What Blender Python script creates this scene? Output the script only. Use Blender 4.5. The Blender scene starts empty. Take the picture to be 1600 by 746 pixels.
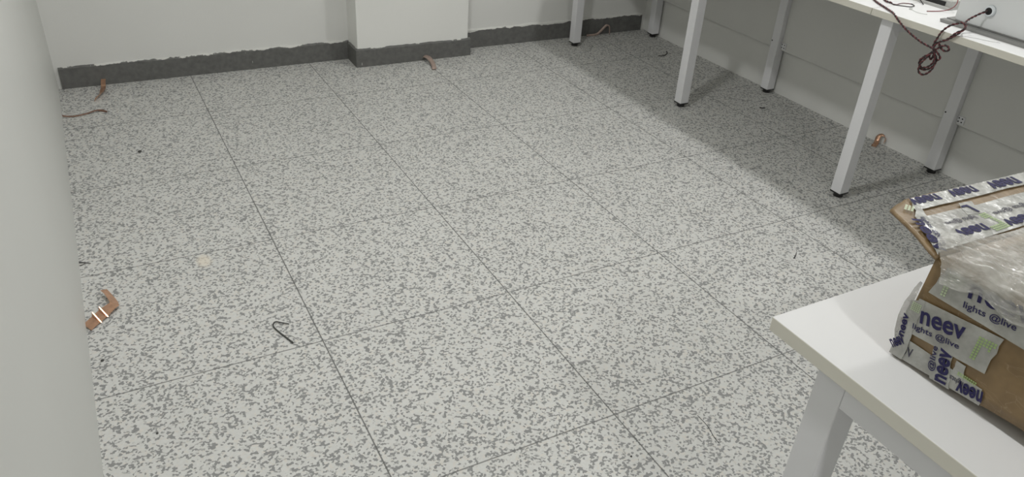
import bpy, bmesh, math, random
from mathutils import Vector, Matrix, noise
random.seed(7)
C = bpy.context.scene.collection
V = Vector

# ------------------------------------------------------------------ materials
def new_mat(name):
    m = bpy.data.materials.new(name); m.use_nodes = True
    nt = m.node_tree
    return m, nt, nt.nodes['Principled BSDF']

def N(nt, kind, **inp):
    n = nt.nodes.new(kind)
    for k, v in inp.items():
        if hasattr(n, k) and not k[0].isupper():
            setattr(n, k, v)
    return n

def mat(name, col, rough=.5, metal=0., var=.0, scale=20., bump=0., bscale=200., coat=0., spec=None):
    m, nt, p = new_mat(name)
    p.inputs['Base Color'].default_value = (*col, 1)
    p.inputs['Roughness'].default_value = rough
    p.inputs['Metallic'].default_value = metal
    if coat:
        p.inputs['Coat Weight'].default_value = coat
        p.inputs['Coat Roughness'].default_value = .18
    if spec is not None: p.inputs['Specular IOR Level'].default_value = spec
    tc = nt.nodes.new('ShaderNodeTexCoord')
    if var:
        n = nt.nodes.new('ShaderNodeTexNoise'); n.inputs['Scale'].default_value = scale; n.inputs['Detail'].default_value = 4
        nt.links.new(tc.outputs['Object'], n.inputs['Vector'])
        r = nt.nodes.new('ShaderNodeMapRange')
        r.inputs['From Min'].default_value = .3; r.inputs['From Max'].default_value = .7
        r.inputs['To Min'].default_value = 1 - var; r.inputs['To Max'].default_value = 1 + var
        nt.links.new(n.outputs['Fac'], r.inputs['Value'])
        mx = nt.nodes.new('ShaderNodeMix'); mx.data_type = 'RGBA'; mx.blend_type = 'MULTIPLY'
        mx.inputs['Factor'].default_value = 1; mx.inputs['A'].default_value = (*col, 1)
        nt.links.new(r.outputs['Result'], mx.inputs['B'])
        nt.links.new(mx.outputs['Result'], p.inputs['Base Color'])
    if bump:
        n = nt.nodes.new('ShaderNodeTexNoise'); n.inputs['Scale'].default_value = bscale; n.inputs['Detail'].default_value = 3
        nt.links.new(tc.outputs['Object'], n.inputs['Vector'])
        b = nt.nodes.new('ShaderNodeBump'); b.inputs['Strength'].default_value = bump; b.inputs['Distance'].default_value = .002
        nt.links.new(n.outputs['Fac'], b.inputs['Height']); nt.links.new(b.outputs['Normal'], p.inputs['Normal'])
    return m

def math_node(nt, op, a, b=None, c=None):
    n = nt.nodes.new('ShaderNodeMath'); n.operation = op
    for i, v in enumerate((a, b, c)):
        if v is None: continue
        if isinstance(v, (int, float)): n.inputs[i].default_value = v
        else: nt.links.new(v, n.inputs[i])
    return n.outputs[0]

def floor_material():
    m, nt, p = new_mat('speckled_vinyl')
    L = nt.links.new
    tc = nt.nodes.new('ShaderNodeTexCoord')
    nz = nt.nodes.new('ShaderNodeTexNoise'); nz.inputs['Scale'].default_value = 170; nz.inputs['Detail'].default_value = 1
    L(tc.outputs['Object'], nz.inputs['Vector'])
    sub = nt.nodes.new('ShaderNodeVectorMath'); sub.operation = 'SUBTRACT'; sub.inputs[1].default_value = (.5, .5, .5)
    L(nz.outputs['Color'], sub.inputs[0])
    sc = nt.nodes.new('ShaderNodeVectorMath'); sc.operation = 'SCALE'; sc.inputs['Scale'].default_value = .009
    L(sub.outputs[0], sc.inputs[0])
    add = nt.nodes.new('ShaderNodeVectorMath'); add.operation = 'ADD'
    L(tc.outputs['Object'], add.inputs[0]); L(sc.outputs[0], add.inputs[1])
    vo = nt.nodes.new('ShaderNodeTexVoronoi'); vo.voronoi_dimensions = '2D'; vo.inputs['Scale'].default_value = FLOOR_SCALE
    L(add.outputs[0], vo.inputs['Vector'])
    sep = nt.nodes.new('ShaderNodeSeparateColor'); L(vo.outputs['Color'], sep.inputs[0])
    cl = nt.nodes.new('ShaderNodeTexNoise'); cl.inputs['Scale'].default_value = 55; cl.inputs['Detail'].default_value = 0
    L(tc.outputs['Object'], cl.inputs['Vector'])
    v = math_node(nt, 'ADD', sep.outputs[0], math_node(nt, 'MULTIPLY', math_node(nt, 'SUBTRACT', cl.outputs['Fac'], .5), .55))
    rp = nt.nodes.new('ShaderNodeValToRGB'); cr = rp.color_ramp
    cr.interpolation = 'LINEAR'
    cr.elements[0].position = 0; cr.elements[0].color = (*CHIP, 1)
    cr.elements[1].position = FLOOR_T; cr.elements[1].color = (*CHIP, 1)
    e = cr.elements.new(FLOOR_T + .012); e.color = (*MIDCHIP, 1)
    e = cr.elements.new(FLOOR_T + .06); e.color = (*MIDCHIP, 1)
    e = cr.elements.new(FLOOR_T + .075); e.color = (*BASE, 1)
    e = cr.elements.new(.86); e.color = (*BASE, 1)
    e = cr.elements.new(.93); e.color = (BASE[0] * 1.02, BASE[1] * .985, BASE[2] * .95, 1)
    L(v, rp.inputs[0])
    # large soft mottling, worn peach scuff patch and tile joints
    mo = nt.nodes.new('ShaderNodeTexNoise'); mo.inputs['Scale'].default_value = 3; mo.inputs['Detail'].default_value = 2
    L(tc.outputs['Object'], mo.inputs['Vector'])
    mr = nt.nodes.new('ShaderNodeMapRange'); mr.inputs['To Min'].default_value = .95; mr.inputs['To Max'].default_value = 1.05
    L(math_node(nt, 'ADD', mo.outputs['Fac'], math_node(nt, 'MULTIPLY', math_node(nt, 'SUBTRACT', sep.outputs[1], .5), .7)), mr.inputs['Value'])
    mul = nt.nodes.new('ShaderNodeMix'); mul.data_type = 'RGBA'; mul.blend_type = 'MULTIPLY'; mul.inputs['Factor'].default_value = 1
    L(rp.outputs[0], mul.inputs['A']); L(mr.outputs['Result'], mul.inputs['B'])
    xyz = nt.nodes.new('ShaderNodeSeparateXYZ'); L(tc.outputs['Object'], xyz.inputs[0])
    # peach glue stain
    dx = math_node(nt, 'SUBTRACT', xyz.outputs[0], -.232); dy = math_node(nt, 'MULTIPLY', math_node(nt, 'SUBTRACT', xyz.outputs[1], 1.152), .62)
    d = math_node(nt, 'SQRT', math_node(nt, 'ADD', math_node(nt, 'MULTIPLY', dx, dx), math_node(nt, 'MULTIPLY', dy, dy)))
    sm = nt.nodes.new('ShaderNodeMapRange'); sm.inputs['From Min'].default_value = .028; sm.inputs['From Max'].default_value = .014
    sm.inputs['To Min'].default_value = 0; sm.inputs['To Max'].default_value = .55
    L(d, sm.inputs['Value'])
    st = nt.nodes.new('ShaderNodeMix'); st.data_type = 'RGBA'; st.inputs['B'].default_value = (.74, .66, .53, 1)
    L(sm.outputs['Result'], st.inputs['Factor']); L(mul.outputs['Result'], st.inputs['A'])
    def joint(axis, period, half, off):
        w = math_node(nt, 'PINGPONG', math_node(nt, 'ADD', xyz.outputs[axis], 60 + off), period / 2)
        return math_node(nt, 'LESS_THAN', w, half)
    jx = math_node(nt, 'MULTIPLY', joint(0, .6, .0019, 0), .85); jy = math_node(nt, 'MULTIPLY', joint(1, .6, .0021, 0), .72)
    jj = math_node(nt, 'MAXIMUM', jx, jy)
    jm = nt.nodes.new('ShaderNodeMix'); jm.data_type = 'RGBA'; jm.inputs['B'].default_value = (.10, .10, .095, 1)
    L(jj, jm.inputs['Factor']); L(st.outputs['Result'], jm.inputs['A'])
    L(jm.outputs['Result'], p.inputs['Base Color'])
    p.inputs['Roughness'].default_value = .48
    p.inputs['Specular IOR Level'].default_value = .35
    b = nt.nodes.new('ShaderNodeBump'); b.inputs['Strength'].default_value = .12; b.inputs['Distance'].default_value = .001
    L(v, b.inputs['Height']); L(b.outputs['Normal'], p.inputs['Normal'])
    return m

def skirting_material():
    m, nt, p = new_mat('grey_skirting')
    L = nt.links.new
    tc = nt.nodes.new('ShaderNodeTexCoord'); xyz = nt.nodes.new('ShaderNodeSeparateXYZ'); L(tc.outputs['Object'], xyz.inputs[0])
    # ragged white wall paint brushed over the top edge
    mp = nt.nodes.new('ShaderNodeMapping'); mp.inputs['Scale'].default_value = (1, 1, .25); L(tc.outputs['Object'], mp.inputs[0])
    n1 = nt.nodes.new('ShaderNodeTexNoise'); n1.inputs['Scale'].default_value = 9; n1.inputs['Detail'].default_value = 6
    n1.inputs['Roughness'].default_value = .65
    L(mp.outputs[0], n1.inputs['Vector'])
    edge = math_node(nt, 'ADD', xyz.outputs[2], math_node(nt, 'MULTIPLY', math_node(nt, 'SUBTRACT', n1.outputs['Fac'], .5), .052))
    top = nt.nodes.new('ShaderNodeMapRange'); top.inputs['From Min'].default_value = .0985; top.inputs['From Max'].default_value = .1005
    L(edge, top.inputs['Value'])
    n2 = nt.nodes.new('ShaderNodeTexNoise'); n2.inputs['Scale'].default_value = 40; n2.inputs['Detail'].default_value = 5
    L(tc.outputs['Object'], n2.inputs['Vector'])
    cr = nt.nodes.new('ShaderNodeValToRGB')
    cr.color_ramp.elements[0].position = .3; cr.color_ramp.elements[0].color = (.108, .108, .102, 1)
    cr.color_ramp.elements[1].position = .75; cr.color_ramp.elements[1].color = (.155, .155, .146, 1)
    L(n2.outputs['Fac'], cr.inputs[0])
    # little paint drips
    n3 = nt.nodes.new('ShaderNodeTexNoise'); n3.inputs['Scale'].default_value = 30; n3.inputs['Detail'].default_value = 1
    mp2 = nt.nodes.new('ShaderNodeMapping'); mp2.inputs['Scale'].default_value = (2.5, 2.5, .5); L(tc.outputs['Object'], mp2.inputs[0]); L(mp2.outputs[0], n3.inputs['Vector'])
    dr = nt.nodes.new('ShaderNodeMapRange'); dr.inputs['From Min'].default_value = .80; dr.inputs['From Max'].default_value = .82; dr.inputs['To Max'].default_value = .7
    L(n3.outputs['Fac'], dr.inputs['Value'])
    f = math_node(nt, 'MAXIMUM', top.outputs['Result'], dr.outputs['Result'])
    mx = nt.nodes.new('ShaderNodeMix'); mx.data_type = 'RGBA'; mx.inputs['B'].default_value = (.66, .66, .62, 1)
    L(f, mx.inputs['Factor']); L(cr.outputs[0], mx.inputs['A']); L(mx.outputs['Result'], p.inputs['Base Color'])
    p.inputs['Roughness'].default_value = .6
    return m

def cardboard_material():
    m, nt, p = new_mat('brown_cardboard')
    L = nt.links.new
    tc = nt.nodes.new('ShaderNodeTexCoord')
    n = nt.nodes.new('ShaderNodeTexNoise'); n.inputs['Scale'].default_value = 35; n.inputs['Detail'].default_value = 6
    L(tc.outputs['Object'], n.inputs['Vector'])
    cr = nt.nodes.new('ShaderNodeValToRGB')
    cr.color_ramp.elements[0].position = .3; cr.color_ramp.elements[0].color = (.158, .098, .037, 1)
    cr.color_ramp.elements[1].position = .75; cr.color_ramp.elements[1].color = (.232, .150, .063, 1)
    L(n.outputs['Fac'], cr.inputs[0])
    # wrinkles of the clear packing tape over the board
    mp = nt.nodes.new('ShaderNodeMapping'); mp.inputs['Scale'].default_value = (1, .55, 1.3); mp.inputs['Rotation'].default_value = (.5, 0, 0)
    L(tc.outputs['Object'], mp.inputs[0])
    nn = nt.nodes.new('ShaderNodeTexNoise'); nn.inputs['Scale'].default_value = 26; nn.inputs['Detail'].default_value = 2
    L(mp.outputs[0], nn.inputs['Vector'])
    ms = nt.nodes.new('ShaderNodeVectorMath'); ms.operation = 'MULTIPLY_ADD'
    ms.inputs[1].default_value = (.06, .06, .06); L(nn.outputs['Color'], ms.inputs[0]); L(mp.outputs[0], ms.inputs[2])
    vo = nt.nodes.new('ShaderNodeTexVoronoi'); vo.feature = 'DISTANCE_TO_EDGE'; vo.inputs['Scale'].default_value = 55
    L(ms.outputs[0], vo.inputs['Vector'])
    lt = nt.nodes.new('ShaderNodeMapRange'); lt.inputs['From Min'].default_value = .03; lt.inputs['From Max'].default_value = 0
    lt.inputs['To Max'].default_value = .28
    L(vo.outputs['Distance'], lt.inputs['Value'])
    mk = math_node(nt, 'MULTIPLY', lt.outputs['Result'], math_node(nt, 'GREATER_THAN', nn.outputs['Fac'], .47))
    mx = nt.nodes.new('ShaderNodeMix'); mx.data_type = 'RGBA'; mx.inputs['B'].default_value = (.42, .33, .22, 1)
    L(mk, mx.inputs['Factor']); L(cr.outputs[0], mx.inputs['A']); L(mx.outputs['Result'], p.inputs['Base Color'])
    p.inputs['Roughness'].default_value = .55
    p.inputs['Coat Weight'].default_value = .3; p.inputs['Coat Roughness'].default_value = .16
    b = nt.nodes.new('ShaderNodeBump'); b.inputs['Strength'].default_value = .5; b.inputs['Distance'].default_value = .002
    L(vo.outputs['Distance'], b.inputs['Height']); L(b.outputs['Normal'], p.inputs['Coat Normal'])
    return m

def plastic_material(name, clear, tint=(.62, .61, .57), rough=.16, scale=90, streaks=False):
    """wrinkled clear film: partly see-through, partly milky and glossy"""
    m, nt, p = new_mat(name)
    L = nt.links.new
    out = nt.nodes['Material Output']
    tc = nt.nodes.new('ShaderNodeTexCoord')
    p.inputs['Base Color'].default_value = (*tint, 1); p.inputs['Roughness'].default_value = rough
    p.inputs['IOR'].default_value = 1.9
    n = nt.nodes.new('ShaderNodeTexNoise'); n.inputs['Scale'].default_value = scale; n.inputs['Detail'].default_value = 3
    L(tc.outputs['Object'], n.inputs['Vector'])
    b = nt.nodes.new('ShaderNodeBump'); b.inputs['Strength'].default_value = .7; b.inputs['Distance'].default_value = .004
    if streaks:                                   # fine pull wrinkles running along the carton's edge
        mp = nt.nodes.new('ShaderNodeMapping'); mp.inputs['Scale'].default_value = (4, .7, 4); mp.inputs['Rotation'].default_value = (0, 0, .25)
        L(tc.outputs['Object'], mp.inputs[0]); L(mp.outputs[0], n.inputs['Vector'])
        b.inputs['Strength'].default_value = 1.; b.inputs['Distance'].default_value = .014
    L(n.outputs['Fac'], b.inputs['Height'])
    if streaks:
        p.inputs['IOR'].default_value = 1.4; p.inputs['Roughness'].default_value = .35
        p.inputs['Coat Weight'].default_value = 1; p.inputs['Coat Roughness'].default_value = rough; p.inputs['Coat IOR'].default_value = 2.2
        L(b.outputs['Normal'], p.inputs['Coat Normal'])
    else: L(b.outputs['Normal'], p.inputs['Normal'])
    tr = nt.nodes.new('ShaderNodeBsdfTransparent'); tr.inputs[0].default_value = (.97, .97, .96, 1)
    n2 = nt.nodes.new('ShaderNodeTexNoise'); n2.inputs['Scale'].default_value = 28; n2.inputs['Detail'].default_value = 4
    L(tc.outputs['Object'], n2.inputs['Vector'])
    mr = nt.nodes.new('ShaderNodeMapRange'); mr.inputs['From Min'].default_value = .35; mr.inputs['From Max'].default_value = .65
    mr.inputs['To Min'].default_value = 1 - clear - .17; mr.inputs['To Max'].default_value = 1 - clear + .17
    L(n2.outputs['Fac'], mr.inputs['Value'])
    mix = nt.nodes.new('ShaderNodeMixShader'); L(mr.outputs['Result'], mix.inputs[0]); L(tr.outputs[0], mix.inputs[1]); L(p.outputs[0], mix.inputs[2])
    L(mix.outputs[0], out.inputs['Surface'])
    return m

BASE = (.57, .57, .543); CHIP = (.245, .247, .24); MIDCHIP = (.40, .40, .38)
FLOOR_SCALE = 174.; FLOOR_T = .265
M = {}
M['floor'] = floor_material()
M['wall'] = mat('white_wall_paint', (.72, .72, .69), .55, var=.02, scale=2, bump=.15, bscale=260)
M['pillar'] = mat('white_pillar_paint', (.80, .80, .765), .5, var=.015, scale=2, bump=.12, bscale=220)
M['left'] = mat('white_panel_paint', (.67, .675, .645), .5, var=.012, scale=2)
M['ceil'] = mat('ceiling_paint', (.78, .78, .76), .8)
M['skirt'] = skirting_material()
M['white_metal'] = mat('white_powder_coat', (.73, .73, .74), .42, bump=.06, bscale=900)
M['laminate'] = mat('white_laminate', (.70, .70, .69), .6, var=.012, scale=6)
M['edge'] = mat('cream_edge_band', (.66, .64, .56), .45)
M['panel'] = mat('white_modesty_laminate', (.64, .64, .61), .45, var=.012, scale=5)
M['black'] = mat('black_plastic_and_shade', (.012, .012, .012), .45)  # real black parts, and the strips that paint shade into the channel slots
M['copper'] = mat('copper_strip', (.60, .36, .24), .28, .75, var=.15, scale=60, bump=.25, bscale=180)
M['copper_pale'] = mat('dull_copper', (.44, .34, .29), .5, .3, var=.15, scale=80)
M['copper_dark'] = mat('dark_copper', (.24, .14, .10), .5, .4, var=.2, scale=90)
M['card'] = cardboard_material()
M['tape'] = plastic_material('milky_printed_tape', .30, (.42, .42, .385), .25, 40)
M['film'] = plastic_material('clear_crumpled_film', .42, (.52, .51, .465), .06, 60, True)
M['ink'] = mat('violet_ink', (.026, .023, .080), .6, spec=.2)
M['ink_grey'] = mat('grey_violet_ink', (.07, .066, .09), .6, spec=.2)
M['green'] = mat('green_ink', (.30, .42, .16), .45)
M['green_pale'] = mat('pale_green_ink', (.44, .52, .33), .45)
M['wire_black'] = mat('black_wire', (.022, .016, .016), .4)
M['wire_red'] = mat('dark_red_wire', (.13, .030, .034), .4)
M['wire_red2'] = mat('red_wire', (.24, .07, .07), .4)
M['case'] = mat('white_casing', (.72, .735, .73), .4, var=.01, scale=4)
M['grommet'] = mat('white_plastic', (.74, .78, .80), .35)
M['alu'] = mat('grey_aluminium', (.27, .27, .26), .45, .4)
M['alu_light'] = mat('light_grey_aluminium', (.50, .50, .48), .5, .3)
M['cable_tie'] = mat('clear_nylon', (.62, .63, .60), .3)
M['grit'] = mat('dark_grit', (.06, .06, .055), .7)
M['thread'] = mat('grey_thread', (.30, .30, .28), .7)

# ------------------------------------------------------------------ helpers
def mesh_obj(name, bm, m, parent=None, smooth=False):
    me = bpy.data.meshes.new(name)
    bmesh.ops.recalc_face_normals(bm, faces=bm.faces) if not getattr(bm, '_keep', False) else None
    if smooth:
        for f in bm.faces: f.smooth = True
    bm.to_mesh(me); bm.free()
    o = bpy.data.objects.new(name, me); C.objects.link(o)
    for x in (m if isinstance(m, (list, tuple)) else [m]): me.materials.append(x)
    if parent is not None:
        o.parent = parent
        o.matrix_parent_inverse = Matrix.Translation(parent_loc(parent)).inverted()
    return o

def parent_loc(p):
    return V(p.location) if p.parent is None else V((0, 0, 0))

def root(name, label, cat, loc, group=None):
    o = bpy.data.objects.new(name, None); C.objects.link(o)
    o.empty_display_size = .05
    o.location = loc; o['label'] = label; o['category'] = cat
    if group: o['group'] = group
    return o

def tag(o, label, cat, group=None):
    o['label'] = label; o['category'] = cat
    if group: o['group'] = group
    return o

def struct(name, bm, m):
    o = mesh_obj(name, bm, m); o['kind'] = 'structure'; return o

def add_box(bm, a, b, bevel=0., seg=2):
    a, b = V(a), V(b)
    r = bmesh.ops.create_cube(bm, size=1)
    vs = r['verts']
    bmesh.ops.scale(bm, vec=b - a, verts=vs); bmesh.ops.translate(bm, vec=(a + b) / 2, verts=vs)
    if bevel:
        es = list({e for v in vs for e in v.link_edges})
        bmesh.ops.bevel(bm, geom=es, offset=bevel, segments=seg, affect='EDGES', profile=.5)
    return bm

def box(a, b, bevel=0., seg=2):
    return add_box(bmesh.new(), a, b, bevel, seg)

def add_cyl(bm, c, axis, r, h, seg=20, r2=None):
    axis = V(axis).normalized()
    q = V((0, 0, 1)).rotation_difference(axis).to_matrix().to_4x4()
    mt = Matrix.Translation(V(c) + axis * h / 2) @ q
    bmesh.ops.create_cone(bm, cap_ends=True, segments=seg, radius1=r, radius2=r if r2 is None else r2, depth=h, matrix=mt)
    return bm

def catmull(pts, per=8):
    P = [V(p) for p in pts]
    P = [2 * P[0] - P[1]] + P + [2 * P[-1] - P[-2]]
    out = []
    for i in range(1, len(P) - 2):
        a, b, c, d = P[i - 1:i + 3]
        for k in range(per):
            t = k / per
            out.append(.5 * ((2 * b) + (c - a) * t + (2 * a - 5 * b + 4 * c - d) * t * t + (3 * b - 3 * c + d - a) * t ** 3))
    out.append(P[-2])
    return out

def resample(pts, step):
    out = [pts[0].copy()]; acc = 0.
    for a, b in zip(pts, pts[1:]):
        L = (b - a).length
        if L < 1e-9: continue
        t = step - acc
        while t <= L:
            out.append(a.lerp(b, t / L)); t += step
        acc = (acc + L) % step
    if (out[-1] - pts[-1]).length > step * .3: out.append(pts[-1].copy())
    return out

def frames(pts):
    n = len(pts); T = []
    for i in range(n):
        t = pts[min(i + 1, n - 1)] - pts[max(i - 1, 0)]
        T.append(t.normalized() if t.length > 1e-9 else V((1, 0, 0)))
    u = T[0].orthogonal().normalized(); F = []
    for i in range(n):
        if i: u = T[i - 1].rotation_difference(T[i]) @ u
        u = (u - T[i] * u.dot(T[i])).normalized()
        F.append((T[i], u, T[i].cross(u)))
    return F

def add_tube(bm, pts, r, seg=6, r_end=None):
    F = frames(pts); rings = []; n = len(pts)
    for i, (p, (t, u, w)) in enumerate(zip(pts, F)):
        rr = r if r_end is None else r + (r_end - r) * i / (n - 1)
        rings.append([bm.verts.new(p + (u * math.cos(2 * math.pi * k / seg) + w * math.sin(2 * math.pi * k / seg)) * rr) for k in range(seg)])
    for a, b in zip(rings, rings[1:]):
        for k in range(seg):
            bm.faces.new((a[k], a[(k + 1) % seg], b[(k + 1) % seg], b[k]))
    bm.faces.new(rings[0][::-1]); bm.faces.new(rings[-1])
    return bm

def twisted(name_a, name_b, pts, parent, pitch=.026, hr=.0019, r=.0021):
    P = resample(catmull(pts, 10), .0025)
    F = frames(P); A = []; B = []
    for i, (p, (t, u, w)) in enumerate(zip(P, F)):
        a = 2 * math.pi * i * .0025 / pitch
        d = (u * math.cos(a) + w * math.sin(a)) * hr
        A.append(p + d); B.append(p - d)
    mesh_obj(name_a, add_tube(bmesh.new(), A, r), M['wire_black'], parent, True)
    mesh_obj(name_b, add_tube(bmesh.new(), B, r), M['wire_red'], parent, True)

def ribbon(rows, thick=.0006, per=6, creased=False):
    """rows: list of (centre, half-width vector); a thin metal strip with real thickness"""
    cs = [r[0] for r in rows] if creased else catmull([r[0] for r in rows], per)
    ws = [r[1] for r in rows] if creased else catmull([r[1] for r in rows], per)
    bm = bmesh.new(); rings = []
    n = len(cs)
    for i in range(n):
        t = (cs[min(i + 1, n - 1)] - cs[max(i - 1, 0)]).normalized()
        nrm = ws[i].cross(t)
        nrm = nrm.normalized() * thick / 2 if nrm.length > 1e-9 else V((0, 0, thick / 2))
        rings.append([bm.verts.new(cs[i] + ws[i] + nrm), bm.verts.new(cs[i] - ws[i] + nrm),
                      bm.verts.new(cs[i] - ws[i] - nrm), bm.verts.new(cs[i] + ws[i] - nrm)])
    for a, b in zip(rings, rings[1:]):
        for k in range(4):
            bm.faces.new((a[k], a[(k + 1) % 4], b[(k + 1) % 4], b[k]))
    bm.faces.new(rings[0][::-1]); bm.faces.new(rings[-1])
    return bm

def lettering(s, start, end, height, normal, m, parent, name='printed_lettering', bold=.0, lift=0., slant=0., proj=None):
    """prints s from start to end along the baseline; height = full glyph box height"""
    cu = bpy.data.curves.new('t', 'FONT'); cu.body = s; cu.size = 1; cu.offset = bold; cu.resolution_u = 3
    tmp = bpy.data.objects.new('t', cu); C.objects.link(tmp)
    dg = bpy.context.evaluated_depsgraph_get(); dg.update()
    me = bpy.data.meshes.new_from_object(tmp.evaluated_get(dg))
    bpy.data.objects.remove(tmp); bpy.data.curves.remove(cu)
    xs = [v.co.x for v in me.vertices]; ys = [v.co.y for v in me.vertices]
    x0, x1, y1 = min(xs), max(xs), max(ys)
    y0 = min(0, min(ys)) if s.islower() and any(c in s for c in 'gpqyj@') else min(ys)
    start, end, normal = V(start), V(end), V(normal).normalized()
    right = (end - start); w = right.length; right.normalize()
    up = normal.cross(right).normalized()
    for v in me.vertices:
        a = (v.co.x - x0) / (x1 - x0) * w; b = (v.co.y - y0) / (y1 - y0) * height
        v.co = start + right * (a + slant * b) + up * b + normal * lift
        if proj: v.co.z = proj(v.co.x, v.co.y)
    me.name = name
    o = bpy.data.objects.new(name, me); C.objects.link(o); me.materials.append(m)
    o.parent = parent; o.matrix_parent_inverse = Matrix.Translation(parent_loc(parent)).inverted()
    return o

def quad_sheet(corners, normal, thick=.0003, nu=10, nv=5, wob=.0003, ragged=.0015, proj=None):
    """thin tape: corners (a,b,c,d) around; slightly wrinkled, ragged short ends"""
    a, b, c, d = [V(p) for p in corners]; nrm = V(normal).normalized()
    bm = bmesh.new(); top = []; bot = []
    for i in range(nu + 1):
        rt, rb = [], []
        for j in range(nv + 1):
            s, t = i / nu, j / nv
            e = 0
            p = (a.lerp(b, s)).lerp(d.lerp(c, s), t)
            if i in (0, nu): p += (b - a).normalized() * random.uniform(-ragged, ragged)
            if proj: p.z = proj(p.x, p.y)
            h = (noise.noise(p * 60) + 1) * wob
            rt.append(bm.verts.new(p + nrm * (thick + h))); rb.append(bm.verts.new(p))
        top.append(rt); bot.append(rb)
    for i in range(nu):
        for j in range(nv):
            bm.faces.new((top[i][j], top[i + 1][j], top[i + 1][j + 1], top[i][j + 1]))
            bm.faces.new((bot[i][j], bot[i][j + 1], bot[i + 1][j + 1], bot[i + 1][j]))
    for i in range(nu):
        bm.faces.new((top[i][0], bot[i][0], bot[i + 1][0], top[i + 1][0])); bm.faces.new((top[i + 1][nv], bot[i + 1][nv], bot[i][nv], top[i][nv]))
    for j in range(nv):
        bm.faces.new((top[0][j + 1], bot[0][j + 1], bot[0][j], top[0][j])); bm.faces.new((top[nu][j], bot[nu][j], bot[nu][j + 1], top[nu][j + 1]))
    return bm

def dot_pattern(org, right, up, normal, cells, size, parent, m, lift=.0012):
    bm = bmesh.new(); org, right, up, normal = V(org), V(right).normalized(), V(up).normalized(), V(normal).normalized()
    h = size * .36
    for (i, j) in cells:
        c = org + right * (i * size) + up * (j * size) + normal * lift
        bm.faces.new([bm.verts.new(c + right * x * h + up * y * h) for x, y in ((-1, -1), (1, -1), (1, 1), (-1, 1))])
    o = mesh_obj('dot_pattern', bm, m, parent)
    return o

# ------------------------------------------------------------------ the room
XL, XR, YB, YF, H = -.589, 2.792, 2.917, -5.5, 2.75
YBR = 2.876
struct('floor', box((XL - .1, YF - .1, -.05), (XR + .1, YB + .1, 0)), M['floor'])
struct('ceiling', box((XL - .1, YF - .1, H), (XR + .1, YB + .1, H + .05)), M['ceil'])
struct('wall_left', box((XL - .08, YF, 0), (XL, YB + .08, H)), M['left'])
struct('wall_right', box((XR, YF, 0), (XR + .08, YB + .08, H)), M['wall'])
struct('wall_front', box((XL - .08, YF - .08, 0), (XR + .08, YF, H)), M['wall'])
bm = bmesh.new(); add_box(bm, (XL, YB, 0), (1.15, YB + .08, H)); add_box(bm, (1.15, YBR, 0), (XR, YB + .08, H))
struct('wall_back', bm, M['wall'])
PX0, PX1, PY = .828, 1.473, 2.764
struct('pillar', box((PX0, PY, 0), (PX1, YB + .02, H), .003, 2), M['pillar'])

def skirting(name, runs, back, h=.1):
    """runs: plan polyline of the front face; back: same polyline at the wall"""
    bm = bmesh.new()
    for (p0, p1, b0, b1) in runs:
        p0, p1, b0, b1 = V(p0), V(p1), V(b0), V(b1)
        n = max(2, int((p1 - p0).length / .006)); cols = []
        for i in range(n + 1):
            t = i / n; f = p0.lerp(p1, t); b = b0.lerp(b1, t)
            q = V((f.x, f.y, 0)) * 14
            z = h - .004 + .0045 * noise.noise(q * .5) + .003 * noise.noise(q * 2.2)
            cols.append([bm.verts.new((f.x, f.y, 0)), bm.verts.new((f.x, f.y, z)), bm.verts.new((b.x, b.y, z + .007)), bm.verts.new((b.x, b.y, 0))])
        for a, c in zip(cols, cols[1:]):
            for k in range(3): bm.faces.new((a[k], c[k], c[k + 1], a[k + 1]))
        bm.faces.new(cols[0]); bm.faces.new(cols[-1][::-1])
    return struct(name, bm, M['skirt'])
skirting('baseboard_back_left', [((-.572, 2.905), (.818, 2.903), (-.572, YB), (.828, YB))], None, .1)
skirting('baseboard_pillar', [((.818, YB - .013), (.816, 2.752), (PX0, YB - .013), (PX0, PY)),
                              ((.816, 2.752), (1.487, 2.752), (.826, PY), (PX1 + .01, PY)),
                              ((1.487, 2.752), (1.487, YBR - .011), (PX1, PY), (PX1, YBR - .011))], None, .095)
skirting('baseboard_back_right', [((1.487, 2.864), (2.762, 2.864), (1.487, YBR), (2.762, YBR))], None, .107)

# ------------------------------------------------------------------ long bench against the right wall
BX0, BX1, BT, TH = 2.112, 2.785, .757, .025
bench = root('bench_desk', 'long white bench desk on square legs standing against the right wall', 'desk', (2.45, 1.2, 0))

def slab(name, a, b, parent):
    bm = box(a, b, .0015, 2)
    bm.normal_update()
    for f in bm.faces: f.material_index = 0 if abs(f.normal.z) > .8 else 1
    return mesh_obj(name, bm, [M['laminate'], M['edge']], parent)

for y0, y1 in ((-.33, .7215), (.7235, 1.765), (1.767, 2.80)):
    slab('worktop', (BX0, y0, BT - TH), (BX1, y1, BT), bench)

def leg(x0, y0, top, parent, w=.05):
    l = mesh_obj('leg', box((x0, y0, .022), (x0 + w, y0 + w, top), .002, 2), M['white_metal'], parent)
    bm = box((x0 - .001, y0 - .001, .017), (x0 + w + .001, y0 + w + .001, .0225), .001, 1)
    add_cyl(bm, (x0 + w / 2, y0 + w / 2, 0), (0, 0, 1), .019, .018, 20)
    f = mesh_obj('foot', bm, M['black'], l); f['label'] = 'black levelling foot'
    return l

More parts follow.
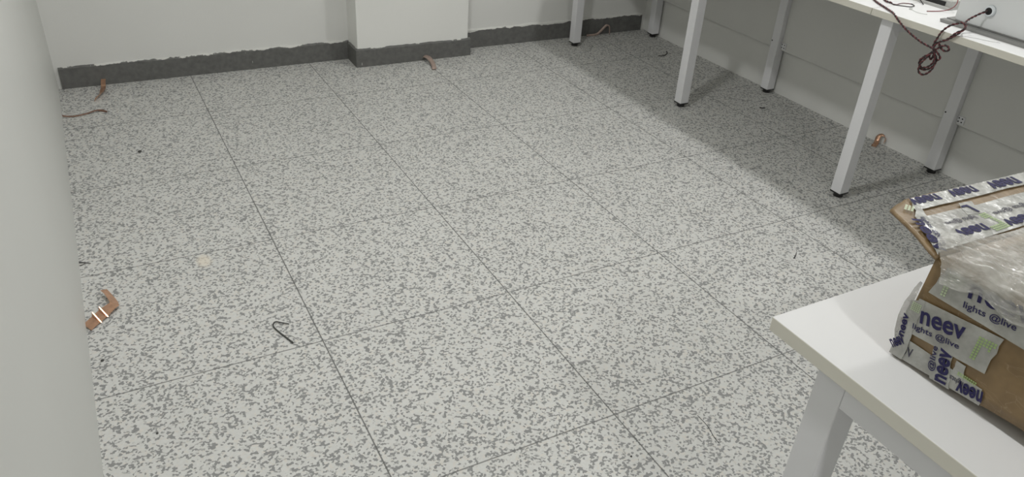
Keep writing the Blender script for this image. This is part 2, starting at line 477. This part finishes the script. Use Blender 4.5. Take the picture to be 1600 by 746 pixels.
FX, RX = 2.142, 2.728
UZ = BT - TH
for ly in (-.37, .642, 1.672, 2.694):
    leg(FX, ly, UZ, bench)
    rl = leg(RX, ly, UZ, bench)
    mesh_obj('rail', box((FX + .05, ly, UZ - .05), (RX, ly + .05, UZ), .002, 2), M['white_metal'], bench)
    if ly > 0:
        bm = add_cyl(bmesh.new(), (RX - .001, ly + .043, .28), (1, 0, 0), .0035, .002, 10)
        mesh_obj('bolt_hole', bm, M['black'], rl)
PZ = .238
for y0, y1 in ((-.32, .642), (.692, 1.672), (1.722, 2.694)):
    pn = mesh_obj('modesty_panel', box((2.757, y0, PZ), (2.775, y1, UZ), .001, 1), M['panel'], bench)
    pn['label'] = 'white modesty panel'
    # corner bracket with four screw holes at the end next to each leg
    bk = mesh_obj('bracket', box((2.752, y1 - .034, PZ + .008), (2.758, y1 - .002, PZ + .040), .001, 1), M['white_metal'], bench)
    for dy in (.010, .025):
        for dz in (.009, .024):
            mesh_obj('screw', add_cyl(bmesh.new(), (2.7515, y1 - .034 + dy, PZ + .008 + dz), (1, 0, 0), .0032, .001, 10), M['black'], bk)

# ------------------------------------------------------------------ near table
NT = .75
table = root('table', 'white office table in the foreground with the brown carton on it', 'table', (1.0, -.84, 0))
slab('tabletop', (.413, -1.15, NT - TH), (1.80, -.532, NT), table)
nz_ = NT - TH
for lx in (.431, 1.73):
    for ly in (-.671, -1.061):
        leg(lx, ly, nz_, table)
    mesh_obj('rail', box((lx, -1.011, nz_ - .05), (lx + .05, -.671, nz_), .002, 2), M['white_metal'], table)
mesh_obj('rail', box((.481, -.866, nz_ - .05), (1.73, -.816, nz_), .002, 2), M['white_metal'], table)

# ------------------------------------------------------------------ carton on the near table
X0, X1, YA, YZ, CT = .509, .872, -.669, -1.085, .923
carton = root('carton', 'brown cardboard carton covered in printed packing tape on the near white table', 'box', (.69, -.87, NT))
def carton_body():
    bm = bmesh.new(); nu, nv, nw = 24, 10, 20
    vmap = {}
    def P(i, j, k):
        key = (i, j, k)
        if key in vmap: return vmap[key]
        s, t, r = i / nw, j / nu, k / nv               # x, y, z fractions
        x = X0 + (X1 - X0) * s; y = YA + (YZ - YA) * t
        zb = NT + .0025 + .0205 * min(1, t * .416 / .19) * (1 - .0 * s)
        zb -= (zb - NT - .0008) * (math.sin(math.pi * s) ** 1.6) * .97 if k == 0 else 0
        zb0 = NT + .0025 + .0205 * min(1, t * .416 / .19)
        z = zb if k == 0 else zb0 + (CT - zb0) * r
        # the wall leans a little at its top and is pushed in and out by handling
        if j == 0: y -= .011 * r
        b = .0009 * noise.noise(V((x, y, z)) * 18)
        x += b
        if k == nv: z += .002 * noise.noise(V((x, y, 0)) * 15)
        v = bm.verts.new((x, y, z)); vmap[key] = v; return v
    for j in range(nu):
        for k in range(nv):
            bm.faces.new((P(0, j, k), P(0, j + 1, k), P(0, j + 1, k + 1), P(0, j, k + 1)))
            bm.faces.new((P(nw, j, k), P(nw, j, k + 1), P(nw, j + 1, k + 1), P(nw, j + 1, k)))
    for i in range(nw):
        for k in range(nv):
            bm.faces.new((P(i, 0, k), P(i, 0, k + 1), P(i + 1, 0, k + 1), P(i + 1, 0, k)))
            bm.faces.new((P(i, nu, k), P(i + 1, nu, k), P(i + 1, nu, k + 1), P(i, nu, k + 1)))
    for i in range(nw):
        for j in range(nu):
            bm.faces.new((P(i, j, 0), P(i + 1, j, 0), P(i + 1, j + 1, 0), P(i, j + 1, 0)))
            bm.faces.new((P(i, j, nv), P(i, j + 1, nv), P(i + 1, j + 1, nv), P(i + 1, j, nv)))
    return bm
mesh_obj('body', carton_body(), M['card'], carton, True)

# raised back flap, opened away from the camera
def flap_z(x, y):
    return .926 + .003 * noise.noise(V((x * 14, y * 14, 2))) + .006 * max(0, (.60 - x) / .1) * max(0, min(1, (y + .68) / .1))
def flap():
    near = [(.503, -.683), (.56, -.684), (.62, -.685), (.70, -.686), (.78, -.687), (.868, -.688)]
    far = [(.548, -.572), (.597, -.556), (.650, -.556), (.725, -.562), (.80, -.566), (.874, -.572)]
    bm = bmesh.new(); nu, nv = 40, 14; top, bot = [], []
    def samp(L, s):
        f = s * (len(L) - 1); i = min(int(f), len(L) - 2); a, b = V((*L[i], 0)), V((*L[i + 1], 0)); return a.lerp(b, f - i)
    for i in range(nu + 1):
        rt, rb = [], []
        for j in range(nv + 1):
            s, t = i / nu, j / nv
            p = samp(near, s).lerp(samp(far, s), t)
            if t == 1: p.y += .0025 * noise.noise(p * 40)
            z = flap_z(p.x, p.y)
            rt.append(bm.verts.new((p.x, p.y, z))); rb.append(bm.verts.new((p.x, p.y, z - .0045)))
        top.append(rt); bot.append(rb)
    for i in range(nu):
        for j in range(nv):
            bm.faces.new((top[i][j], top[i + 1][j], top[i + 1][j + 1], top[i][j + 1])); bm.faces.new((bot[i][j], bot[i][j + 1], bot[i + 1][j + 1], bot[i + 1][j]))
    for i in range(nu):
        for j in (0, nv): bm.faces.new((top[i][j], bot[i][j], bot[i + 1][j], top[i + 1][j]))
    for j in range(nv):
        for i in (0, nu): bm.faces.new((top[i][j], bot[i][j], bot[i][j + 1], top[i][j + 1]))
    return bm
fl = mesh_obj('flap', flap(), M['card'], carton, True)
fl['label'] = 'open back flap of the carton'

NX = V((-1, 0, 0)); FXP = X0 - .0012
def face(y, z, off=0.): return V((FXP - off, y, z))
def tape_on_face(cs, off=0., m='tape', nu=12, nv=5):
    return mesh_obj('tape_strip', quad_sheet([face(y, z, off) for y, z in cs], NX, nu=nu, nv=nv), M[m], carton)
def face_text(s, a, b, h, tape, off=0., m='ink', bold=.012, slant=0.):
    lettering(s, face(*a, off), face(*b, off), h, NX, M[m], tape, bold=bold, lift=.0014, slant=slant)
GL = [(0, k) for k in range(9)] + [(1, k) for k in range(9)] + [(2, k) for k in (6, 7, 8)] + [(3, k) for k in (6, 7, 8)] + [(4, k) for k in (5, 6, 7, 8)] + [(5, 7), (5, 8)]
# bottom strip
t4 = tape_on_face([(-.672, .754), (-.806, .7665), (-.801, .790), (-.673, .789)], 0)
face_text('neev', (-.803, .789), (-.768, .782), .017, t4, m='ink', bold=.03)
face_text('lights', (-.776, .786), (-.757, .784), .010, t4, m='ink_grey')
face_text('UV', (-.684, .763), (-.702, .766), .015, t4, m='ink_grey', bold=.01)
dot_pattern(face(-.766, .789), (0, -1, .05), (0, 0, 1), NX, [(i, j) for i in range(9) for j in range(2)], .0030, t4, M['green'])
# upright strip
t3 = tape_on_face([(-.722, .813), (-.748, .813), (-.763, .760), (-.733, .757)], .0006, nu=6, nv=8)
face_text('@live', (-.738, .770), (-.731, .808), .011, t3, .0006, 'ink')
face_text('neev', (-.758, .763), (-.749, .813), .017, t3, .0006, 'ink', .03)
t6 = tape_on_face([(-.757, .806), (-.770, .806), (-.775, .782), (-.760, .782)], .0006, nu=5, nv=5)
# main strip
t1 = tape_on_face([(-.680, .856), (-.797, .871), (-.794, .813), (-.678, .800)], .0012)
face_text('neev', (-.694, .8235), (-.756, .838), .0195, t1, .0012, 'ink', .021)
face_text('lights @live', (-.688, .8075), (-.7545, .8205), .0115, t1, .0012, 'ink', .012)
dot_pattern(face(-.7715, .823, .0012), (0, -1, .14), (0, -.02, 1), NX, GL, .0041, t1, M['green'])
# corner strip wrapped round the left edge
t5 = tape_on_face([(-.672, .848), (-.690, .858), (-.690, .756), (-.669, .754)], .0018, nu=6, nv=10)
face_text('neev', (-.681, .790), (-.677, .826), .008, t5, .0018, 'ink', .03)
face_text('neev', (-.673, .765), (-.687, .783), .013, t5, .0018, 'ink', .03)
dot_pattern(face(-.676, .836, .0018), (0, -1, .1), (0, 0, 1), NX, [(i, j) for i in range(5) for j in range(5)], .0028, t5, M['green_pale'])
# upper strip under the film
t2 = tape_on_face([(-.700, .918), (-.868, .921), (-.842, .874), (-.690, .872)], .0012)
face_text('neev', (-.738, .8955), (-.818, .906), .021, t2, .0012, 'ink', .014)
face_text('lights @live', (-.738, .8775), (-.806, .8875), .0125, t2, .0012, 'ink', .012)
dot_pattern(face(-.706, .880, .0012), (0, -1, .1), (0, 0, 1), NX, GL, .0040, t2, M['green_pale'])
# torn loose tape sticking out at the left edge
def loose_tape():
    bm = bmesh.new(); a = []; b = []
    for i in range(9):
        t = i / 8; z = .778 + .10 * t
        y = -.6665 - .010 * max(0, (z - .75) / .18)
        out = .005 * math.sin(math.pi * t) ** .7 + .002 * random.random()
        a.append(bm.verts.new((X0 - .0005, y - .002, z))); b.append(bm.verts.new((X0 - .002 - out * .7, y + out, z + .002)))
    for i in range(8): bm.faces.new((a[i], a[i + 1], b[i + 1], b[i]))
    r = bmesh.ops.solidify(bm, geom=bm.faces[:], thickness=.0003)
    return bm
lt = mesh_obj('tape_strip', loose_tape(), M['film'], carton, True); lt['label'] = 'loose end of clear tape'

# flap tapes (print reads from the far side)
NZ = V((0, 0, 1))
def on_flap(x, y, off=0.): return V((x, y, flap_z(x, y) + .0022 + off))
def tape_on_flap(cs, off=0., nu=12, nv=5):
    bm = quad_sheet([on_flap(x, y, off) for x, y in cs], NZ, nu=nu * 2, nv=nv * 2, proj=lambda x, y: flap_z(x, y) + .0022 + off)
    return mesh_obj('tape_strip', bm, M['tape'], fl)
def flap_text(s, a, b, h, tape, off=0., m='ink', bold=.015):
    lettering(s, on_flap(*a, off), on_flap(*b, off), h, NZ, M[m], fl, bold=bold, proj=lambda x, y: flap_z(x, y) + .0022 + off + .0014)
f1 = tape_on_flap([(.580, -.588), (.869, -.599), (.867, -.570), (.606, -.560)])
flap_text('neev', (.655, -.563), (.596, -.559), .017, f1, 0, 'ink', .03)
flap_text('neev', (.735, -.567), (.678, -.564), .018, f1, 0, 'ink', .03)
flap_text('neev', (.832, -.572), (.764, -.569), .021, f1, 0, 'ink', .03)
f2 = tape_on_flap([(.530, -.676), (.866, -.684), (.868, -.617), (.566, -.606)])
flap_text('neev', (.640, -.651), (.579, -.648), .0165, f2, 0, 'ink', .03)
flap_text('lights @live', (.650, -.630), (.588, -.627), .0115, f2, 0, 'ink_grey', .012)
flap_text('neev', (.742, -.659), (.676, -.656), .0175, f2, 0, 'ink', .03)
flap_text('lights @live', (.762, -.636), (.688, -.633), .0125, f2, 0, 'ink_grey', .012)
flap_text('neev', (.845, -.660), (.785, -.659), .0175, f2, 0, 'ink', .03)
dot_pattern(on_flap(.674, -.634), (-1, -.02, 0), (0, -1, 0), NZ, [(i, j) for i in (0, 1) for j in range(10)] + [(i, j) for i in range(2, 8) for j in (7, 8, 9)] + [(i, j) for i in (2, 3) for j in (0, 1, 2)], .0042, fl, M['green'], .0016)
f3 = tape_on_flap([(.506, -.682), (.542, -.662), (.604, -.574), (.561, -.602)], .0006, nu=8, nv=8)
flap_text('neev', (.546, -.606), (.511, -.676), .015, f3, .0006, 'ink', .03)
flap_text('lights @live', (.563, -.606), (.532, -.668), .009, f3, .0006, 'ink', .012)
f4 = tape_on_flap([(.642, -.628), (.676, -.632), (.690, -.600), (.664, -.598)], .0006, nu=5, nv=5)
flap_text('L', (.672, -.606), (.656, -.606), .022, f4, .0006, 'ink', .03)
dot_pattern(on_flap(.570, -.590, .0006), (1, .6, 0), (-.6, 1, 0), NZ, [(i, j) for i in range(4) for j in range(3)], .0045, fl, M['green_pale'], .0016)

# crumpled clear film over the carton's top
def film():
    bm = bmesh.new(); nu, nv = 210, 190; g = []
    def crumple(y, w):
        q = V((w * 75 + y * 6, y * 20 + .8 * noise.noise(V((w * 20, y * 12, 5))), .3))
        a = abs(noise.noise(q)) * 1.0 + .5 * abs(noise.noise(q * 2.3 + V((3, 1, 0)))) + .25 * abs(noise.noise(q * 5.1))
        return a
    for i in range(nu + 1):
        row = []
        for j in range(nv + 1):
            s, t = i / nu, j / nv
            yfar = -.690 - .008 * noise.noise(V((t * 5, .7, 0)))
            lead = .030 * math.exp(-((t - .17) / .07) ** 2)
            y = yfar - .010 * max(0, 1 - t / .10) + lead * (1 - s) ** 10 + (-1.092 - yfar) * s
            hang = .030 + .012 * noise.noise(V((y * 22, 4, 1))) + .010 * max(0, .12 - s) * 8
            w = t * (hang + .36)                            # distance across, from the hanging hem
            top_z = .9335 + .004 * math.sin(min(1, max(0, (w - hang) / .36)) * math.pi) ** .8
            rr = .010
            if w < hang - rr:  x, z, nrm = X0 - .0055, top_z - (hang - w), V((-1, 0, 0))
            elif w < hang + rr:
                a = (w - hang + rr) / (2 * rr) * math.pi / 2
                x, z = X0 - .0055 + rr * (1 - math.cos(a)), top_z - rr + rr * math.sin(a); nrm = V((-math.cos(a), 0, math.sin(a)))
            else: x, z, nrm = X0 - .0055 + (w - hang), top_z, V((0, 0, 1))
            amp = .0062 * math.exp(-((w - hang - .028) / .04) ** 2) + .0013
            if w < hang: amp = .002
            d = amp * crumple(y, w) * 1.5
            p = V((x, y, z)) + nrm * d
            row.append(bm.verts.new(p))
        g.append(row)
    for i in range(nu):
        for j in range(nv): bm.faces.new((g[i][j], g[i][j + 1], g[i + 1][j + 1], g[i + 1][j]))
    return bm
fo = mesh_obj('plastic_sheet', film(), M['film'], None, True)
tag(fo, 'crumpled shiny clear plastic sheet lying over the top of the brown carton', 'plastic sheet')

# ------------------------------------------------------------------ things on the bench
Z = BT
case = root('light_housing', 'upright white metal housing with black cable hole, right end of the bench', 'housing', (2.28, .25, Z))
def housing():
    # rounded rectangle in y-z, extruded in x
    y0, y1, z0, z1, r = -.16, .487, .7705, 1.02, .014
    pts = []
    for cy, cz, a0 in ((y1 - r, z0 + r, -90), (y1 - r, z1 - r, 0), (y0 + r, z1 - r, 90), (y0 + r, z0 + r, 180)):
        for k in range(7):
            a = math.radians(a0 + 15 * k); pts.append((cy + r * math.cos(a), cz + r * math.sin(a)))
    bm = bmesh.new()
    f = bm.faces.new([bm.verts.new((2.24, y, z)) for y, z in pts])
    e = bmesh.ops.extrude_face_region(bm, geom=[f]); bmesh.ops.translate(bm, vec=(.085, 0, 0), verts=[v for v in e['geom'] if isinstance(v, bmesh.types.BMVert)])
    bmesh.ops.recalc_face_normals(bm, faces=bm.faces[:])
    bmesh.ops.bevel(bm, geom=[e_ for e_ in bm.edges if abs((e_.verts[0].co - e_.verts[1].co).x) < 1e-6], offset=.002, segments=2, affect='EDGES')
    return bm
mesh_obj('body', housing(), M['case'], case)
GY, GZ = .372, .829
bm = bmesh.new()
add_cyl(bm, (2.2285, GY, GZ), (1, 0, 0), .0165, .012, 28, .0195)
gr = mesh_obj('grommet', bm, M['grommet'], case, True)
for f in gr.data.polygons: f.use_smooth = len(f.vertices) == 4
mesh_obj('cable_hole', add_cyl(bmesh.new(), (2.2278, GY, GZ), (1, 0, 0), .0118, .004, 24), M['black'], gr)
# channel under it
ch = root('metal_channel', 'grey metal channel lying along the bench under the upright white housing', 'metal profile', (2.225, .15, Z), 'metal channels on the bench')
bm = box((2.206, -.2, Z), (2.232, .512, Z + .011), .0008, 1)
for v in bm.verts:
    if v.co.y > .5 and v.co.z > Z + .005: v.co.y += .004
add_box(bm, (2.236, -.2, Z), (2.30, .512, Z + .0132), .0008, 1)
add_box(bm, (2.232, -.2, Z), (2.236, .512, Z + .003))
mesh_obj('profile', bm, M['alu'], ch)
mesh_obj('slot_shade', box((2.2321, -.2, Z + .003), (2.2359, .45, Z + .0107)), M['black'], ch)  # black strip standing in for the shade in the gap below the housing
# second channel with black slot
c2 = root('metal_channel', 'light grey metal channel with black slot lying behind the housing', 'metal profile', (2.43, .8, Z), 'metal channels on the bench')
bm = box((2.375, .604, Z), (2.50, 1.25, Z + .010), .0008, 1)
add_box(bm, (2.385, .604, Z + .010), (2.50, 1.25, Z + .032), .0008, 1)
mesh_obj('profile', bm, M['alu_light'], c2)
mesh_obj('slot_shade', box((2.3835, .628, Z + .011), (2.386, 1.25, Z + .026)), M['black'], c2)  # recess shade drawn as a black strip on the front face

# twisted red and black cable: along the bench, over the edge, bunched, then into the housing
zt = Z + .0046
tw = root('twisted_cable', 'twisted red and black cable knotted in a bunch hanging off the bench edge', 'cable', (2.1, .43, .70))
path = [(2.34, 1.02, zt), (2.29, .93, zt), (2.236, .838, zt), (2.187, .768, zt), (2.146, .69, zt), (2.118, .640, zt + .0005), (2.108, .622, .7585), (2.1045, .600, .747), (2.1, .569, .733), (2.1, .534, .718), (2.1, .484, .703), (2.1, .432, .694),
        (2.098, .438, .678), (2.094, .452, .664), (2.092, .461, .645), (2.094, .457, .626), (2.098, .444, .619), (2.102, .425, .630), (2.102, .412, .650), (2.1, .411, .666), (2.096, .421, .682), (2.092, .428, .686),
        (2.088, .437, .674), (2.084, .456, .655), (2.084, .456, .638), (2.088, .445, .628), (2.092, .427, .636), (2.094, .415, .656), (2.092, .417, .676), (2.088, .426, .688),
        (2.082, .434, .670), (2.078, .448, .640), (2.078, .446, .616), (2.082, .431, .608), (2.084, .414, .620), (2.086, .404, .643), (2.088, .408, .664), (2.092, .420, .680), (2.098, .426, .672), (2.1, .431, .660), (2.098, .438, .668), (2.09, .432, .684),
        (2.094, .420, .692), (2.096, .405, .684), (2.098, .399, .675), (2.1, .404, .666), (2.1, .416, .667), (2.1, .426, .678), (2.098, .432, .694),
        (2.098, .437, .711), (2.100, .433, .734), (2.103, .428, .755), (2.108, .415, .776), (2.116, .397, .790), (2.122, .381, .797), (2.124, .368, .791),
        (2.122, .366, .778), (2.114, .370, .7745), (2.1035, .380, .764), (2.102, .394, .744), (2.1, .409, .731), (2.1, .428, .718), (2.098, .434, .700),
        (2.094, .422, .698), (2.094, .405, .714), (2.094, .389, .721), (2.094, .376, .712), (2.094, .387, .703), (2.096, .406, .707), (2.098, .420, .722),
        (2.1, .400, .736), (2.1025, .378, .757), (2.110, .366, .774), (2.124, .366, .790), (2.145, .385, .793), (2.175, .395, .800), (2.205, .389, .815), (2.218, .379, .825), (2.2240, .3735, .829)]
twisted('black_strand', 'red_strand', path, tw)
# second cable end with a split loop
t2c = root('twisted_cable', 'short twisted cable end split into a flat loop lying on the white bench', 'cable', (2.25, .75, Z))
twisted('black_strand', 'red_strand', [(2.345, .95, zt), (2.315, .88, zt), (2.280, .825, zt), (2.250, .785, zt), (2.234, .760, zt), (2.234, .738, zt)], t2c)
zw = Z + .0018
bm = add_tube(bmesh.new(), catmull([(2.234, .738, zw), (2.243, .724, zw), (2.262, .728, zw), (2.284, .731, zw), (2.303, .722, zw), (2.309, .712, zw)], 6), .0015)
mesh_obj('red_strand', bm, M['wire_red'], t2c, True)
bm = add_tube(bmesh.new(), catmull([(2.234, .738, zw), (2.232, .722, zw), (2.248, .704, zw), (2.268, .684, zw), (2.285, .684, zw), (2.299, .690, zw), (2.309, .706, zw), (2.310, .714, zw)], 6), .0017)
mesh_obj('black_strand', bm, M['wire_black'], t2c, True)
bm = add_tube(bmesh.new(), catmull([(2.42, .66, .842), (2.39, .60, .826), (2.377, .583, .806), (2.365, .574, .790), (2.357, .580, .775), (2.349, .594, .764), (2.327, .607, zw + .0002), (2.30, .614, zw + .0002), (2.279, .621, zw)], 6), .0018)
tag(mesh_obj('wire', bm, M['wire_red2'], None, True), 'single red wire curving across the white bench beside the channel', 'wire')
bm = add_tube(bmesh.new(), catmull([(2.354, .693, zw), (2.366, .712, zw + .004), (2.364, .728, zw + .018), (2.368, .75, zw + .034), (2.39, .80, zw + .036)], 6), .0018)
tag(mesh_obj('wire', bm, M['wire_black'], None, True), 'short black wire end by the light grey slotted channel', 'wire')
bm = add_tube(bmesh.new(), catmull([(2.243, .662, Z + .0015), (2.237, .647, Z + .0015), (2.229, .624, Z + .0015), (2.231, .604, Z + .0015), (2.243, .592, Z + .0015)], 6), .0011)
add_box(bm, (2.240, .658, Z), (2.249, .667, Z + .006), .001, 1)
tag(mesh_obj('cable_tie', bm, M['cable_tie'], None), 'clear nylon cable tie lying on the white bench', 'cable tie')
bm = add_tube(bmesh.new(), catmull([(2.125, .36, Z + .0006), (2.145, .335, Z + .0006), (2.16, .30, Z + .0006), (2.182, .27, Z + .0006)], 6), .0005, 5)
tag(mesh_obj('thread', bm, M['thread'], None), 'thin grey thread on the bench edge in front of the channel', 'thread')

# ------------------------------------------------------------------ copper strips and scraps on the floor
G = 'copper earthing strips on the floor'
def cu(rows, label, m='copper', thick=.0007, creased=False):
    o = mesh_obj('copper_strip', ribbon([(V(a), V(b)) for a, b in rows], thick, 6, creased), M[m], None, not creased)
    return tag(o, label, 'copper strip', G)
cu([((-.393, 2.899, .032), (.010, 0, 0)), ((-.397, 2.880, .024), (.0105, 0, 0)), ((-.400, 2.850, .014), (.0105, 0, .001)), ((-.403, 2.825, .012), (.0105, -.001, 0)),
    ((-.407, 2.800, .017), (.0105, -.002, .001)), ((-.412, 2.772, .015), (.0100, -.002, .004)), ((-.428, 2.735, .012), (.006, -.002, .008)), ((-.448, 2.694, .010), (.003, -.002, .009))],
   'bent copper strip on the floor at the dark skirting, left of the pillar', creased=True)
cu([((-.586, 2.543, .010), (0, .003, .003)), ((-.560, 2.540, .005), (0, .003, .002)), ((-.530, 2.537, .005), (.001, .003, .002)), ((-.490, 2.550, .005), (-.002, .003, .0015)), ((-.455, 2.570, .006), (-.001, .003, .002)), ((-.430, 2.562, .006), (.002, .002, .004)), ((-.409, 2.544, .004), (.002, .001, .003))],
   'thin frayed copper strand on the floor by the far left wall corner', 'copper_dark')
cu([((-.586, .918, .006), (-.009, .0145, .003)), ((-.562, .942, .009), (-.009, .0150, .003)), ((-.559, .945, .0125), (-.009, .0150, .0105)), ((-.557, .947, .0134), (-.009, .0150, .0105)),
    ((-.554, .950, .010), (-.009, .0155, .003)), ((-.543, .962, .010), (-.009, .0155, .003)), ((-.540, .965, .0130), (-.009, .0150, .0105)), ((-.538, .967, .0139), (-.009, .0150, .0105)), ((-.535, .970, .011), (-.009, .0150, .004)),
    ((-.518, .985, .014), (-.010, .0130, .001)), ((-.508, .995, .013), (-.0115, .006, .004)), ((-.509, 1.010, .013), (-.011, -.002, .006)), ((-.514, 1.030, .014), (-.010, -.003, .006)), ((-.521, 1.052, .017), (-.009, -.003, .005)), ((-.530, 1.072, .021), (-.009, -.004, .003))],
   'large creased copper strip folded back on itself at the left wall', creased=True)
cu([((1.198, 2.751, .022), (.006, .004, .006)), ((1.206, 2.742, .026), (.009, .003, .005)), ((1.216, 2.722, .024), (.0125, .002, .004)), ((1.219, 2.690, .016), (.0125, 0, .003)), ((1.215, 2.655, .010), (.0125, -.001, .002)), ((1.205, 2.620, .007), (.0125, -.001, .001)), ((1.195, 2.592, .004), (.0125, -.001, 0)), ((1.193, 2.585, .008), (.0125, -.001, 0)), ((1.196, 2.594, .013), (.0125, -.001, 0))],
   'pale copper strip curling from the foot of the pillar skirting', 'copper_pale')
cu([((2.335, 2.846, .0075), (.001, .003, .006)), ((2.370, 2.844, .0075), (0, .003, .006)), ((2.410, 2.845, .009), (-.001, .003, .006)), ((2.435, 2.848, .022), (-.003, .003, .006)), ((2.462, 2.850, .044), (-.004, .003, .005)), ((2.483, 2.851, .057), (-.002, .003, .006)), ((2.502, 2.848, .050), (.005, .004, .002)), ((2.503, 2.840, .024), (.006, .003, 0)), ((2.500, 2.834, .004), (.006, .003, 0))],
   'thin kinked copper strip against the skirting under the far end of the bench', 'copper_pale')
cu([((2.722, .957, .003), (-.004, .010, 0)), ((2.735, .962, .008), (-.004, .010, .001)), ((2.748, .968, .005), (-.004, .010, 0)), ((2.764, .976, .016), (-.003, .011, 0)), ((2.772, .980, .034), (-.002, .011, 0)), ((2.779, .972, .046), (.003, .009, .002)), ((2.784, .958, .044), (.003, .006, .003)), ((2.784, .950, .030), (.004, .005, 0)), ((2.778, .950, .014), (.006, .004, 0))],
   'small curled copper strip at the right wall behind the front bench leg')

def scrap(pts, r, label, m='grit', r_end=None, cat='wire scrap', name='wire_scrap', extra=None):
    bm = add_tube(bmesh.new(), catmull(pts, 6), r, 6, r_end)
    if extra:
        for e in extra: add_tube(bm, catmull(e[0], 5), e[1], 5, e[2])
    return tag(mesh_obj(name, bm, M[m], None, True), label, cat)
scrap([(-.068, .710, .004), (-.085, .722, .005), (-.102, .736, .004), (-.112, .717, .004), (-.103, .685, .003), (-.092, .655, .003), (-.080, .622, .003)], .0016, 'bent dark wire scrap lying mid floor near the left wall', 'grit', .0026, extra=[([(-.100, .668, .002), (-.078, .655, .004), (-.062, .628, .002)], .0008, .0005)])
scrap([(2.545, 2.381, .002), (2.580, 2.375, .002), (2.621, 2.399, .003), (2.646, 2.434, .004)], .003, 'curved dark wire scrap on the floor under the far bench end', 'grit')
scrap([(1.628, .378, .002), (1.648, .390, .003), (1.662, .401, .006)], .0022, 'tiny black scrap on the lit floor in front of the bench shadow', 'black', .001)
scrap([(2.546, 1.527, .002), (2.556, 1.514, .004), (2.574, 1.519, .002)], .003, 'tiny black scrap on the shaded floor beside the middle rear leg', 'black', .002)
scrap([(.800, -.096, .0008), (.799, -.136, .0008), (.789, -.174, .0008), (.786, -.199, .0008)], .0008, 'long thin dark fibre on the floor beside the near table', 'grit', cat='fibre', name='fibre')
scrap([(-.588, 1.288, .003), (-.575, 1.282, .003), (-.556, 1.271, .002)], .002, 'dark splinter on the floor touching the left wall', 'grit', .001, 'splinter', 'splinter', extra=[([(-.586, 1.268, .002), (-.572, 1.276, .002)], .0015, .001)])
def pebble(x, y, r, label):
    bm = bmesh.new(); bmesh.ops.create_icosphere(bm, subdivisions=2, radius=r)
    for v in bm.verts:
        v.co *= 1 + .3 * noise.noise(v.co * 300 + V((x, y, 0)) * 50); v.co.z *= .6
    bmesh.ops.translate(bm, vec=(x, y, r * .5), verts=bm.verts)
    return tag(mesh_obj('grit', bm, M['grit'], None, True), label, 'grit')
pebble(-.325, 2.07, .0075, 'dark flat crumb of grit on the floor at back left')
pebble(-.464, .416, .0032, 'black grain of grit on the floor, lowest by the left wall')
pebble(-.560, .755, .0045, 'dark crumb of grit on the floor under the folded copper strip')
pebble(.555, -.139, .0028, 'black grain of grit on the floor near the bottom centre')

# ------------------------------------------------------------------ light: round ceiling downlights
def downlight(x, y, watts, size=.2):
    d = bpy.data.lights.new('downlight', 'AREA'); d.shape = 'DISK'; d.size = size; d.energy = watts; d.color = LCOL
    o = bpy.data.objects.new('downlight', d); C.objects.link(o); o.location = (x, y, H - .03)
LCOL = (1, 1, 1)
for x, y, w in ((2.50, .65, 23), (.08, .65, 25), (.08, -2.5, 23), (2.50, -2.5, 8)):
    downlight(x, y, w)
w = bpy.data.worlds.new('world'); bpy.context.scene.world = w; w.use_nodes = True
w.node_tree.nodes['Background'].inputs[0].default_value = (.8, .82, .85, 1); w.node_tree.nodes['Background'].inputs[1].default_value = .0

# ------------------------------------------------------------------ camera
cd = bpy.data.cameras.new('camera'); cam = bpy.data.objects.new('camera', cd); C.objects.link(cam)
cd.sensor_fit = 'HORIZONTAL'; cd.sensor_width = 36; cd.lens = 27.492; cd.clip_start = .02
R = Matrix(((.88181698, -.46816435, .05675349), (-.20203444, -.48377467, -.85155396), (.4261231, .73944859, -.52118604)))
rot = Matrix((R[0], -R[1], -R[2])).transposed()
cam.matrix_world = Matrix.Translation((-.4176313, -1.1674651, 1.44753893)) @ rot.to_4x4()
S = bpy.context.scene
S.camera = cam
S.view_settings.view_transform = 'Standard'; S.view_settings.look = 'None'
S.view_settings.exposure = .09; S.view_settings.gamma = 1; S.view_settings.use_curve_mapping = False
